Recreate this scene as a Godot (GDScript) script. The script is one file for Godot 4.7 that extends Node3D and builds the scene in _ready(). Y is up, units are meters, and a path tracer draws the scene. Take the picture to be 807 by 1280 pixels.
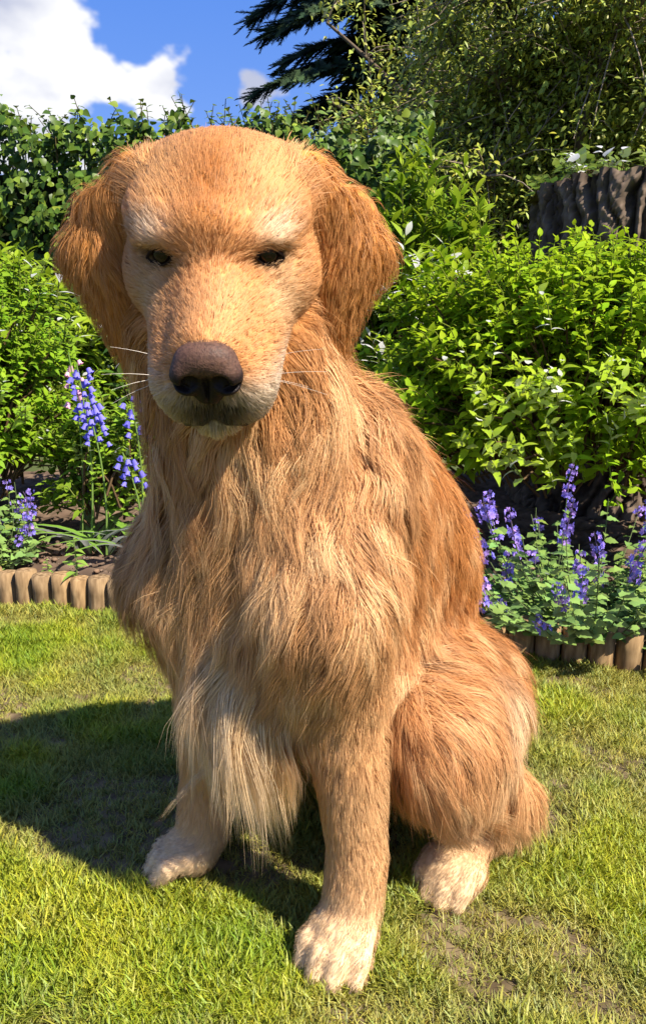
extends Node3D

const UP := Vector3(0, 1, 0)
var rng := RandomNumberGenerator.new()
var wob := FastNoiseLite.new()
var fine := FastNoiseLite.new()

func _ready():
	rng.seed = 7
	wob.seed = 3
	wob.noise_type = FastNoiseLite.TYPE_SIMPLEX
	wob.fractal_octaves = 2
	wob.frequency = 1.0
	fine.seed = 11
	fine.noise_type = FastNoiseLite.TYPE_SIMPLEX
	fine.fractal_type = FastNoiseLite.FRACTAL_NONE
	fine.frequency = 1.0
	make_camera()
	make_sky()
	make_ground()
	make_edging()
	make_grass()
	make_plants()
	make_dog()

# ------------------------------------------------------------------ camera, sky, sun
func make_camera():
	var cam := Camera3D.new()
	cam.name = "camera"
	cam.fov = 67.27
	cam.near = 0.02
	cam.far = 400.0
	cam.position = Vector3(0, 0.62, 0)
	cam.rotation_degrees.x = -12.0
	add_child(cam)
	cam.current = true

func make_sky():
	var env := Environment.new()
	env.background_mode = Environment.BG_SKY
	env.tonemap_mode = Environment.TONE_MAPPER_LINEAR
	env.tonemap_exposure = 2.1
	env.sdfgi_enabled = true
	env.ssao_enabled = true
	env.ssil_enabled = true
	var pano := PanoramaSkyMaterial.new()
	pano.panorama = ImageTexture.create_from_image(sky_image())
	var sky := Sky.new()
	sky.sky_material = pano
	env.sky = sky
	env.ambient_light_source = Environment.AMBIENT_SOURCE_SKY
	var we := WorldEnvironment.new()
	we.environment = env
	we.name = "world_environment"
	add_child(we)
	var sun := DirectionalLight3D.new()
	sun.name = "sun"
	sun.light_energy = 1.6
	sun.light_color = Color(1.0, 0.96, 0.9)
	sun.light_angular_distance = 0.5
	sun.shadow_enabled = true
	add_child(sun)
	sun.look_at_from_position(Vector3(0.70, 0.97, 0.57) * 10.0, Vector3.ZERO)

# blue air and white cumulus, computed for every direction
var cloud := FastNoiseLite.new()
func sky_color(az: float, el: float) -> Color:
	var d := Vector3(sin(az) * cos(el), sin(el), -cos(az) * cos(el))
	var up := maxf(d.y, 0.0)
	var air := Color(0.42, 0.60, 0.92).lerp(Color(0.10, 0.27, 0.78), pow(clampf(up * 2.2, 0, 1), 0.55)).lerp(Color(0.05, 0.15, 0.55), up)
	var q := d / (up + 0.35)
	var c := cloud.get_noise_3d(q.x * 3.6, q.y * 4.4, q.z * 3.6) * 0.95 - 0.06
	# the bank of cumulus on the left and the small one beside it
	var a := rad_to_deg(az)
	var e := rad_to_deg(el)
	c += 0.85 * exp(-pow((a + 23.0) / 11.0, 2) - pow((e - 16.0) / 9.0, 2)) - 0.7 * exp(-pow((a + 5.0) / 8.5, 2) - pow((e - 22.0) / 8.0, 2))
	c += 1.0 * exp(-pow((a + 4.5) / 2.8, 2) - pow((e - 16.5) / 1.9, 2)) + 0.55 * exp(-pow((a + 10.8) / 2.2, 2) - pow((e - 15.8) / 2.2, 2)) - 0.8 * exp(-pow((a + 7.1) / 1.1, 2) - pow((e - 17.0) / 4.0, 2))
	var dense := smoothstep(0.12, 0.36, c)
	var lit := clampf(0.50 + 0.25 * smoothstep(12.0, 20.0, e) + 1.5 * cloud.get_noise_3d(q.x * 3.0 + 7.0, q.y * 4.0 + 0.2, q.z * 3.0), 0.0, 1.0)
	var white := Color(0.44, 0.47, 0.60).lerp(Color(0.84, 0.84, 0.85), lit)
	return air.lerp(white, dense * 0.97) * 0.6

func sky_image() -> Image:
	cloud.seed = 21
	cloud.noise_type = FastNoiseLite.TYPE_SIMPLEX
	cloud.fractal_octaves = 6
	cloud.frequency = 1.0
	var w := 1024
	var h := 512
	var im := Image.create(w, h, false, Image.FORMAT_RGBF)
	for y in h:
		var el := PI * (0.5 - (y + 0.5) / h)
		for x in w:
			if el > -0.02:
				im.set_pixel(x, y, sky_color(wrapf(TAU * (x + 0.5) / w, -PI, PI), el))
			else:
				im.set_pixel(x, y, Color(0.16, 0.17, 0.10))
	im.resize(w * 4, h * 4, Image.INTERPOLATE_BILINEAR)
	# finer where the photograph looks
	var W := w * 4
	var H := h * 4
	for y in range(int(H * (0.5 - 35.0 / 180.0)), H / 2):
		for x in range(-W * 35 / 360, W * 35 / 360):
			im.set_pixel(posmod(x, W), y, sky_color(TAU * (x + 0.5) / W, PI * (0.5 - (y + 0.5) / H)))
	return im

# ------------------------------------------------------------------ helpers
func mat(c: Color, rough := 0.8, spec := 0.3) -> StandardMaterial3D:
	var m := StandardMaterial3D.new()
	m.albedo_color = c.linear_to_srgb()
	m.roughness = rough
	m.metallic_specular = spec
	return m

func vmat(rough := 0.8, spec := 0.3, back := 0.0) -> StandardMaterial3D:
	var m := mat(Color(1, 1, 1), rough, spec)
	m.vertex_color_use_as_albedo = true
	m.cull_mode = BaseMaterial3D.CULL_DISABLED
	if back > 0.0:
		m.backlight_enabled = true
		m.backlight = Color(back, back, back).linear_to_srgb()
	return m

func put(called: String, mesh: Mesh, m: Material, parent: Node) -> MeshInstance3D:
	var o := MeshInstance3D.new()
	o.name = called
	o.mesh = mesh
	if m:
		o.material_override = m
	parent.add_child(o, true)
	return o

func tag(o: Node, label: String, category: String, group := "") -> Node:
	o.set_meta("label", label)
	o.set_meta("category", category)
	if group != "":
		o.set_meta("group", group)
	return o

func amesh(v: PackedVector3Array, n: PackedVector3Array, c: PackedColorArray, ix: PackedInt32Array) -> ArrayMesh:
	var arr := []
	arr.resize(Mesh.ARRAY_MAX)
	arr[Mesh.ARRAY_VERTEX] = v
	arr[Mesh.ARRAY_NORMAL] = n
	if c.size():
		arr[Mesh.ARRAY_COLOR] = c
	arr[Mesh.ARRAY_INDEX] = ix
	var me := ArrayMesh.new()
	me.add_surface_from_arrays(Mesh.PRIMITIVE_TRIANGLES, arr)
	return me

# ------------------------------------------------------------------ leaves and plants
func leaf_mesh(length: float, width: float, fold: float, droop: float, widest := 0.4, waves := 0.0) -> ArrayMesh:
	# from the stalk at the origin along +y, its upper side to +z
	var v := PackedVector3Array()
	var n := PackedVector3Array()
	var ix := PackedInt32Array()
	var m := 7
	for j in m + 1:
		var t := float(j) / m
		var w := width * 0.5 * sin(PI * pow(t, log(0.5) / log(widest))) if j < m else 0.0
		w = maxf(w, width * 0.03)
		var y := length * t * (1.0 - 0.15 * droop * t)
		var z := -droop * length * t * t * 0.55
		var nz := Vector3(0, droop * t * 1.1, 1).normalized()
		for s in [-1, 0, 1]:
			v.append(Vector3(s * w, y, z + absf(s) * w * fold + waves * s * w * (1.0 if j % 2 == 0 else -1.0)))
			n.append((nz + Vector3(-s * fold * 0.9, 0, 0)).normalized())
		if j > 0:
			for s in 2:
				var a := (j - 1) * 3 + s
				ix.append_array(PackedInt32Array([a, a + 3, a + 1, a + 1, a + 3, a + 4]))
	return amesh(v, n, PackedColorArray(), ix)

func aim(at: Vector3, dir: Vector3, up: Vector3, size := 1.0) -> Transform3D:
	var y := dir.normalized()
	var z := up - y * up.dot(y)
	if z.length_squared() < 1e-5:
		z = y.cross(Vector3(0.3, 0.2, 0.9))
	z = z.normalized()
	return Transform3D(Basis(y.cross(z) * size, y * size, z * size), at)

func scatter(called: String, mesh: Mesh, m: Material, at: Array, cols: Array, parent: Node) -> MultiMeshInstance3D:
	var mm := MultiMesh.new()
	mm.transform_format = MultiMesh.TRANSFORM_3D
	mm.use_colors = true
	mm.mesh = mesh
	mm.instance_count = at.size()
	for i in at.size():
		mm.set_instance_transform(i, at[i])
		mm.set_instance_color(i, cols[i])
	var o := MultiMeshInstance3D.new()
	o.name = called
	o.multimesh = mm
	o.material_override = m
	parent.add_child(o, true)
	o.set_meta("kind", "stuff")
	return o

# leaves of one plant: the nearest ones each a part, the rest one part
var leaf_mats := {}
func leaf_material(c: Color, rough: float, spec: float, back: float) -> StandardMaterial3D:
	var key := "%d %d %d %.2f %.2f %.2f" % [int(c.r * 40), int(c.g * 40), int(c.b * 20), rough, spec, back]
	if not leaf_mats.has(key):
		var m := mat(c, rough, spec)
		m.cull_mode = BaseMaterial3D.CULL_DISABLED
		m.backlight_enabled = true
		m.backlight = Color(back, back, back).linear_to_srgb()
		leaf_mats[key] = m
	return leaf_mats[key]

func dress(parent: Node3D, meshes: Array, leaves: Array, single: int, rough := 0.45, spec := 0.45, back := 0.5):
	var eye := Vector3(0, 0.62, 0) - parent.position
	leaves.sort_custom(func(a, b): return a[0].origin.distance_squared_to(eye) < b[0].origin.distance_squared_to(eye))
	var k := mini(single, leaves.size())
	for i in k:
		var l = leaves[i]
		var o := put("leaf", meshes[i % meshes.size()], leaf_material(l[1], rough, spec, back), parent)
		o.transform = l[0]
	if leaves.size() > k:
		var vm := vmat(rough, spec, back)
		for g in meshes.size():
			var at := []
			var cols := []
			for i in range(k + g, leaves.size(), meshes.size()):
				at.append(leaves[i][0])
				cols.append(leaves[i][1])
			if at.size():
				scatter("foliage", meshes[g], vm, at, cols, parent)

func tint(c: Color, spread := 0.18) -> Color:
	var k := 1.0 + rng.randfn(0, spread)
	var w := rng.randfn(0, spread * 0.4)
	k = clampf(k, 0.45, 1.7)
	return Color(c.r * k * (1.0 + w), c.g * k, c.b * k * (1.0 - w))

func tube(st: Dictionary, pts: Array, r0: float, r1: float, c: Color, sides := 5):
	var at: int = st.v.size()
	var m := pts.size()
	for j in m:
		var t: Vector3 = (pts[mini(j + 1, m - 1)] - pts[maxi(j - 1, 0)]).normalized()
		var a := t.cross(Vector3(0.31, 0.2, 0.93)).normalized()
		var b := t.cross(a)
		var r := lerpf(r0, r1, float(j) / (m - 1))
		for k in sides:
			var q := a * cos(TAU * k / sides) + b * sin(TAU * k / sides)
			st.v.append(pts[j] + q * r)
			st.n.append(q)
			st.c.append(c)
		if j > 0:
			for k in sides:
				var p := at + (j - 1) * sides + k
				var o := at + (j - 1) * sides + (k + 1) % sides
				st.ix.append_array(PackedInt32Array([p, p + sides, o, o, p + sides, o + sides]))

func shape() -> Dictionary:
	return {"v": PackedVector3Array(), "n": PackedVector3Array(), "c": PackedColorArray(), "ix": PackedInt32Array()}

func built(s: Dictionary) -> ArrayMesh:
	# every face looks the way its normals point
	var x: PackedInt32Array = s.ix
	var v: PackedVector3Array = s.v
	var n: PackedVector3Array = s.n
	for t in range(0, x.size(), 3):
		var c := (v[x[t + 2]] - v[x[t]]).cross(v[x[t + 1]] - v[x[t]])
		if c.dot(n[x[t]] + n[x[t + 1]] + n[x[t + 2]]) < 0.0:
			var k := x[t + 1]
			x[t + 1] = x[t + 2]
			x[t + 2] = k
	s.ix = x
	return amesh(s.v, s.n, s.c, s.ix)

func arc(a: Vector3, b: Vector3, bow: Vector3, m := 5) -> Array:
	var out := []
	for j in m + 1:
		var t := float(j) / m
		out.append(a.lerp(b, t) + bow * sin(PI * t))
	return out

func base(called: String, at: Vector3, label: String, category: String, group := "") -> Node3D:
	var o := Node3D.new()
	o.name = called
	add_child(o, true)
	o.position = at
	tag(o, label, category, group)
	return o

# a mound of leafy shoots; r = half-widths; shoots point outwards and up
# o: {shoots, leaf, per, run, col, up, stem, rough, spec, back, single, spread, seed, shell}
func shrub(called: String, at: Vector3, r: Vector3, o: Dictionary, label: String, category: String, group := "") -> Node3D:
	var root := base(called, at, label, category, group)
	var leaves := []
	var st := shape()
	var ls: float = o.leaf
	var run: float = o.run
	var foot := Vector3(0, 0.02, 0)
	for i in int(o.shoots):
		var d := Vector3(rng.randfn(), rng.randfn(), rng.randfn()).normalized()
		if d.y < o.get("floor", -0.35):
			d.y = -d.y
		var lump := 1.0 + 0.3 * wob.get_noise_3d(d.x * 2.4 + at.x * 3.0, d.y * 2.4 + at.z, d.z * 2.4) + 0.12 * fine.get_noise_3d(d.x * 7.0 + at.x, d.y * 7.0, d.z * 7.0)
		var deep: float = 1.0 - o.get("shell", 0.45) * pow(rng.randf(), 1.6)
		var p: Vector3 = Vector3(0, r.y, 0) + d * r * lump * deep
		if p.y < 0.03:
			continue
		var up: float = o.up
		var dir := (d * r.normalized() * 1.4 + Vector3(0, up, 0) + Vector3(rng.randfn(0, 0.3), rng.randfn(0, 0.2), rng.randfn(0, 0.3))).normalized()
		var from: Vector3 = p - dir * run
		var tip: Vector3 = p + Vector3(0, -0.02, 0)
		if i % 3 == 0:
			tube(st, arc(foot.lerp(from, 0.55) + Vector3(rng.randfn(0, 0.03), 0, rng.randfn(0, 0.03)), from, Vector3(0, 0.04, 0), 3), 0.004, 0.0025, o.stem, 4)
		tube(st, [from, from.lerp(p, 0.5) + Vector3(0, 0.01, 0), tip], 0.002, 0.0012, o.stem.lerp(o.col, 0.4), 4)
		var roll := rng.randf() * TAU
		var c0 := tint(o.col, o.get("spread", 0.2))
		var n: int = o.per
		for k in n:
			var t := (k + 0.5) / n
			var x: Vector3 = from.lerp(tip, t)
			roll += 2.4 if o.get("spiral", false) else (PI if k % 2 else PI * 0.5)
			var side := dir.cross(Vector3(0.2, 0.9, 0.4)).normalized().rotated(dir, roll)
			var ld: Vector3 = (dir * lerpf(0.25, 1.1, t) * o.get("along", 1.0) + side + Vector3(0, -0.12, 0)).normalized()
			var nrm := (dir + Vector3(0.45, 0.85, 0.4) + Vector3(rng.randfn(0, 0.25), 0, rng.randfn(0, 0.25)))
			var s := ls * lerpf(1.0, 0.6, t * t) * rng.randf_range(0.7, 1.25)
			leaves.append([aim(x, ld, nrm, s), tint(c0.lerp(o.get("young", o.col), t * 0.7), 0.1)])
	put("stems", built(st), vmat(0.8, 0.2), root).set_meta("kind", "stuff")
	dress(root, o.meshes, leaves, o.get("single", 0), o.get("rough", 0.55), o.get("spec", 0.2), o.get("back", 0.85))
	return root

# ------------------------------------------------------------------ ground
const EDGE_A := Vector3(-0.8, 0, -1.83)     # the bed's edge runs through these two
const EDGE_B := Vector3(0.62, 0, -1.42)

func past_edge(x: float, z: float) -> float:      # metres behind the edging
	var d := (EDGE_B - EDGE_A).normalized()
	return -(z - EDGE_A.z) * d.x + (x - EDGE_A.x) * d.z

func bare(x: float, z: float) -> float:      # how thin the grass is
	var b := wob.get_noise_3d(x * 2.2, 3.0, z * 2.8) * 0.7 + fine.get_noise_3d(x * 9.0, 8.0, z * 9.0) * 0.35
	b += 0.9 * exp(-(pow((x - 0.22) / 0.07, 2) + pow((z + 0.73) / 0.05, 2)))
	b += 0.8 * exp(-(pow((x + 0.25) / 0.14, 2) + pow((z + 0.9) / 0.09, 2)))
	b += 0.7 * exp(-(pow((x + 0.62) / 0.09, 2) + pow((z + 1.3) / 0.07, 2)))
	return b

func ground_y(x: float, z: float) -> float:
	return 0.006 * wob.get_noise_3d(x * 4.0, 0, z * 4.0)

func sheet(x0: float, x1: float, z0: float, z1: float, step: float, y_of: Callable, c_of: Callable) -> ArrayMesh:
	var v := PackedVector3Array()
	var n := PackedVector3Array()
	var c := PackedColorArray()
	var ix := PackedInt32Array()
	var nx := int((x1 - x0) / step) + 1
	var nz := int((z1 - z0) / step) + 1
	for j in nz:
		for i in nx:
			var x := x0 + i * step
			var z := z0 + j * step
			var y: float = y_of.call(x, z)
			v.append(Vector3(x, y, z))
			n.append(Vector3(y - y_of.call(x + step, z), step, y - y_of.call(x, z + step)).normalized())
			c.append(c_of.call(x, z))
			if i > 0 and j > 0:
				var a := j * nx + i
				ix.append_array(PackedInt32Array([a - nx - 1, a - nx, a - 1, a - nx, a, a - 1]))
	return amesh(v, n, c, ix)

func make_ground():
	var pm := PlaneMesh.new()
	pm.size = Vector2(300, 300)
	var g := put("ground", pm, mat(Color(0.07, 0.09, 0.03)), self)
	g.position.y = -0.03
	g.set_meta("kind", "structure")
	var lawn := put("lawn", sheet(-2.4, 2.4, -2.7, 0.6, 0.017, ground_y, func(x, z):
		var b := smoothstep(-0.1, 0.45, bare(x, z))
		var k := 0.75 + 0.5 * fine.get_noise_3d(x * 60.0, 1.0, z * 60.0)
		return Color(0.09, 0.11, 0.025).lerp(Color(0.20, 0.15, 0.085), b) * k), vmat(0.95, 0.1), self)
	lawn.set_meta("kind", "structure")
	# the bed, a little higher than the lawn
	var y_of := func(x, z):
		var e := past_edge(x, z)
		return lerpf(-0.04, 0.035, smoothstep(0.005, 0.03, e)) + 0.02 * smoothstep(0.0, 0.5, e) + 0.014 * wob.get_noise_3d(x * 14.0, 2.0, z * 14.0) + 0.008 * fine.get_noise_3d(x * 60.0, 1.0, z * 60.0)
	var soil := put("soil", sheet(-3.2, 3.2, -3.6, -0.6, 0.019, y_of, func(x, z):
		var k := 0.8 + 0.4 * fine.get_noise_3d(x * 40.0, 5.0, z * 40.0) + 0.25 * wob.get_noise_3d(x * 8.0, 5.0, z * 8.0)
		return Color(0.15, 0.105, 0.075) * k), vmat(0.95, 0.1), self)
	soil.set_meta("kind", "structure")
	# crumbs of earth
	var at := []
	var cols := []
	for i in 9000:
		var x := rng.randf_range(-1.3, 1.2)
		var z := rng.randf_range(-2.4, -1.2)
		if past_edge(x, z) < 0.03 or past_edge(x, z) > 0.6:
			continue
		var s := 0.002 + 0.009 * pow(rng.randf(), 4.0)
		at.append(Transform3D(Basis.from_euler(Vector3(rng.randf() * 6, rng.randf() * 6, rng.randf() * 6)).scaled(Vector3(s, s * 0.7, s)), Vector3(x, y_of.call(x, z) + s * 0.2, z)))
		cols.append(tint(Color(0.16, 0.115, 0.085), 0.25))
	scatter("soil_crumbs", lump_mesh(), vmat(0.95, 0.1), at, cols, self).set_meta("label", "crumbs of brown earth on the flower bed")

func lump_mesh() -> ArrayMesh:
	var s := SphereMesh.new()
	s.radius = 1.0
	s.height = 2.0
	s.radial_segments = 8
	s.rings = 5
	var arr := s.get_mesh_arrays()
	var v: PackedVector3Array = arr[Mesh.ARRAY_VERTEX]
	for i in v.size():
		v[i] *= 1.0 + 0.5 * fine.get_noise_3d(v[i].x * 1.3, v[i].y * 1.3, v[i].z * 1.3)
	arr[Mesh.ARRAY_VERTEX] = v
	var me := ArrayMesh.new()
	me.add_surface_from_arrays(Mesh.PRIMITIVE_TRIANGLES, arr)
	return me

func make_grass():
	rng.seed = 31
	var tufts := []
	for variant in 3:
		var st := shape()
		for k in 14:
			var a := rng.randf() * TAU
			var r := sqrt(rng.randf()) * 0.013
			var p := Vector3(cos(a) * r, -0.003, sin(a) * r)
			var h := rng.randf_range(0.009, 0.024)
			var lean := Vector3(rng.randfn(0, 0.5), 1, rng.randfn(0, 0.5)).normalized()
			var fall := Vector3(lean.x, -0.15, lean.z) * h * rng.randf_range(0.2, 0.9)
			var side := Vector3(rng.randfn(), 0, rng.randfn()).normalized() * rng.randf_range(0.0008, 0.0014)
			var c := tint(Color(1, 1, 1), 0.22)
			if rng.randf() < 0.10:
				c = Color(1.9, 1.1, 1.5)
			var at: int = st.v.size()
			for j in 4:
				var t := j / 3.0
				var q := p + lean * h * t + fall * t * t
				var w := side * (1.0 - t * t * 0.95)
				var nn := side.cross(lean).normalized()
				nn = (nn * signf(nn.y + 0.001) + Vector3(0, 0.9, 0)).normalized()
				st.v.append(q - w)
				st.v.append(q + w)
				st.n.append(nn)
				st.n.append(nn)
				st.c.append(c * lerpf(0.9, 1.05, t))
				st.c.append(c * lerpf(0.9, 1.05, t))
				if j:
					st.ix.append_array(PackedInt32Array([at + 2 * j - 2, at + 2 * j, at + 2 * j - 1, at + 2 * j - 1, at + 2 * j, at + 2 * j + 1]))
		tufts.append(built(st))
	var at := [[], [], []]
	var cols := [[], [], []]
	var n := 0
	while n < GRASS:
		var z := -rng.randf_range(0.25, 2.3)
		var wide := absf(z) * 0.5 + 0.35
		var x := rng.randf_range(-wide, wide)
		if rng.randf() > lerpf(1.0, 0.75, (absf(z) - 0.25) / 2.0) * wide / 1.5:
			continue
		n += 1
		if past_edge(x, z) > -0.02:
			continue
		var b := bare(x, z)
		var thin := smoothstep(-0.02, 0.42, b)
		if rng.randf() < thin * 0.72:
			continue
		var s := rng.randf_range(0.75, 1.25) * (1.0 - 0.35 * thin)
		s *= 1.0 + 0.35 * wob.get_noise_3d(x * 7.0, 11.0, z * 7.0)
		if past_edge(x, z) > -0.08:
			s *= 1.35
		var k := n % 3
		at[k].append(Transform3D(Basis(Vector3.UP, rng.randf() * TAU).scaled(Vector3(s, s * rng.randf_range(0.8, 1.2), s)), Vector3(x, ground_y(x, z), z)))
		var hue := wob.get_noise_3d(x * 5.0, 20.0, z * 5.0) + rng.randfn(0, 0.15)
		var c := Color(0.40, 0.41, 0.024).lerp(Color(0.22, 0.30, 0.014), clampf(0.5 + hue, 0, 1)).lerp(Color(0.36, 0.30, 0.09), 0.6 * smoothstep(-0.25, 0.3, b))
		cols[k].append(tint(c, 0.12))
	var root := Node3D.new()
	root.name = "grass"
	root.set_meta("label", "short green lawn grass with thin mossy patches")
	root.set_meta("kind", "stuff")
	add_child(root)
	for k in 3:
		scatter("grass_blades", tufts[k], vmat(0.5, 0.4, 0.5), at[k], cols[k], root)

const GRASS := 150000

func make_edging():
	var d := (EDGE_B - EDGE_A).normalized()
	var start := EDGE_A - d * 0.55
	var root := base("log_roll_edging", start, "low edging of short round wooden logs between lawn and flower bed", "edging")
	var woods := []
	for k in 5:
		var m := mat(Color(0.52, 0.34, 0.16).lerp(Color(0.36, 0.26, 0.15), k / 6.0), 0.85, 0.2)
		var nt := NoiseTexture2D.new()
		nt.width = 128
		nt.height = 128
		nt.seamless = true
		var fn := FastNoiseLite.new()
		fn.seed = 40 + k
		fn.frequency = 0.04
		nt.noise = fn
		var ramp := Gradient.new()
		ramp.set_color(0, Color(0.55, 0.52, 0.5))
		ramp.set_color(1, Color(1.0, 1.0, 1.0))
		nt.color_ramp = ramp
		m.albedo_texture = nt
		m.uv1_triplanar = true
		m.uv1_scale = Vector3(14, 3, 14)
		woods.append(m)
	var meshes := []
	for k in 3:
		meshes.append(log_mesh(0.025 + 0.001 * k))
	var x := 0.0
	while x < 2.6:
		var o := put("log", meshes[rng.randi() % 3], woods[rng.randi() % 5], root)
		o.position = d * x + Vector3(-d.z, 0, d.x) * -0.012 * sin(x * 3.0) + Vector3(0, rng.randfn(0, 0.003), 0)
		o.rotation = Vector3(rng.randfn(0, 0.03), rng.randf() * 6.0, rng.randfn(0, 0.03))
		x += 0.0515

func log_mesh(r: float) -> ArrayMesh:
	var prof := [[0.0, -0.08], [1.0, -0.08], [1.0, 0.0], [0.98, 0.04], [0.99, 0.076], [0.93, 0.081], [0.6, 0.083], [0.0, 0.082]]
	var v := PackedVector3Array()
	var ix := PackedInt32Array()
	var n := PackedVector3Array()
	var sides := 16
	for j in prof.size():
		for k in sides:
			var a := TAU * k / sides
			var wig := 1.0 + 0.03 * sin(a * 3.0 + r * 900.0)
			v.append(Vector3(cos(a) * r * prof[j][0] * wig, prof[j][1], sin(a) * r * prof[j][0] * wig))
			n.append(Vector3(cos(a), 0, sin(a)) if j in [1, 2, 3] else (Vector3(cos(a), 1, sin(a)).normalized() if j in [4, 5] else Vector3.UP))
			if j:
				var p := (j - 1) * sides + k
				var q := (j - 1) * sides + (k + 1) % sides
				ix.append_array(PackedInt32Array([p, q, p + sides, q, q + sides, p + sides]))
	return amesh(v, n, PackedColorArray(), ix)

# ------------------------------------------------------------------ the bed and what stands behind it
func make_stump():
	var root := base("tree_stump", Vector3(1.14, 0, -2.95), "thick dark grey tree stump with deeply furrowed bark at the right edge", "tree stump")
	var v := PackedVector3Array()
	var n := PackedVector3Array()
	var c := PackedColorArray()
	var ix := PackedInt32Array()
	var na := 320
	var ny := 130
	var top := 1.17
	var bark := FastNoiseLite.new()
	bark.noise_type = FastNoiseLite.TYPE_CELLULAR
	bark.cellular_return_type = FastNoiseLite.RETURN_DISTANCE2_SUB
	bark.fractal_type = FastNoiseLite.FRACTAL_NONE
	bark.frequency = 1.0
	for j in ny + 1:
		for k in na:
			var a := TAU * k / na
			var y := top * j / ny
			var w := 0.10 * wob.get_noise_3d(cos(a) * 3.0, y * 3.5, sin(a) * 3.0)
			var plate := bark.get_noise_3d(cos(a + w) * 8.5, y * 3.0, sin(a + w) * 8.5) + 1.0
			var rid2 := absf(fine.get_noise_3d(cos(a + w) * 17.0, y * 4.0, sin(a + w) * 17.0))
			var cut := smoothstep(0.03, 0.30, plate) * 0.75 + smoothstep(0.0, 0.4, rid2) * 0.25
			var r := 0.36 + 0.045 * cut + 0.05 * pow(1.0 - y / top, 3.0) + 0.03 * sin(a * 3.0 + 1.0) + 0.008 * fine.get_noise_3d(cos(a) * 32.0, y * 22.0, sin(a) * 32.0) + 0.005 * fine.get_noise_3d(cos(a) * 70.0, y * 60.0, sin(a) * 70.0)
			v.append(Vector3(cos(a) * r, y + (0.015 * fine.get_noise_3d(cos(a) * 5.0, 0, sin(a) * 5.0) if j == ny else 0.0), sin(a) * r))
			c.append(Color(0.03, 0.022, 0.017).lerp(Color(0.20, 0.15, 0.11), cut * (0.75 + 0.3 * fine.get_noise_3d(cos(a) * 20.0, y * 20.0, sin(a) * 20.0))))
	for j in ny + 1:
		for k in na:
			var e := v[j * na + (k + 1) % na] - v[j * na + (k + na - 1) % na]
			var u := v[mini(j + 1, ny) * na + k] - v[maxi(j - 1, 0) * na + k]
			n.append(u.cross(e).normalized())
			if j:
				var p := (j - 1) * na + k
				var q := (j - 1) * na + (k + 1) % na
				ix.append_array(PackedInt32Array([p, q, p + na, q, q + na, p + na]))
	put("bark", amesh(v, n, c, ix), vmat(1.0, 0.05), root)
	var cap := shape()
	for j in 8:
		for k in 60:
			var a := TAU * k / 60
			var r := 0.385 * (1.0 - j / 7.0)
			cap.v.append(Vector3(cos(a) * r, top - 0.01 + 0.02 * fine.get_noise_3d(cos(a) * r * 20.0, 3.0, sin(a) * r * 20.0), sin(a) * r))
			cap.n.append(Vector3.UP)
			cap.c.append(Color(0.22, 0.17, 0.12) * (0.8 + 0.3 * fine.get_noise_3d(r * 90.0, 0, 0)))
			if j:
				var p := (j - 1) * 60 + k
				var q := (j - 1) * 60 + (k + 1) % 60
				cap.ix.append_array(PackedInt32Array([p, q, p + 60, q, q + 60, p + 60]))
	put("cut_top", built(cap), vmat(0.95, 0.1), root)

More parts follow.
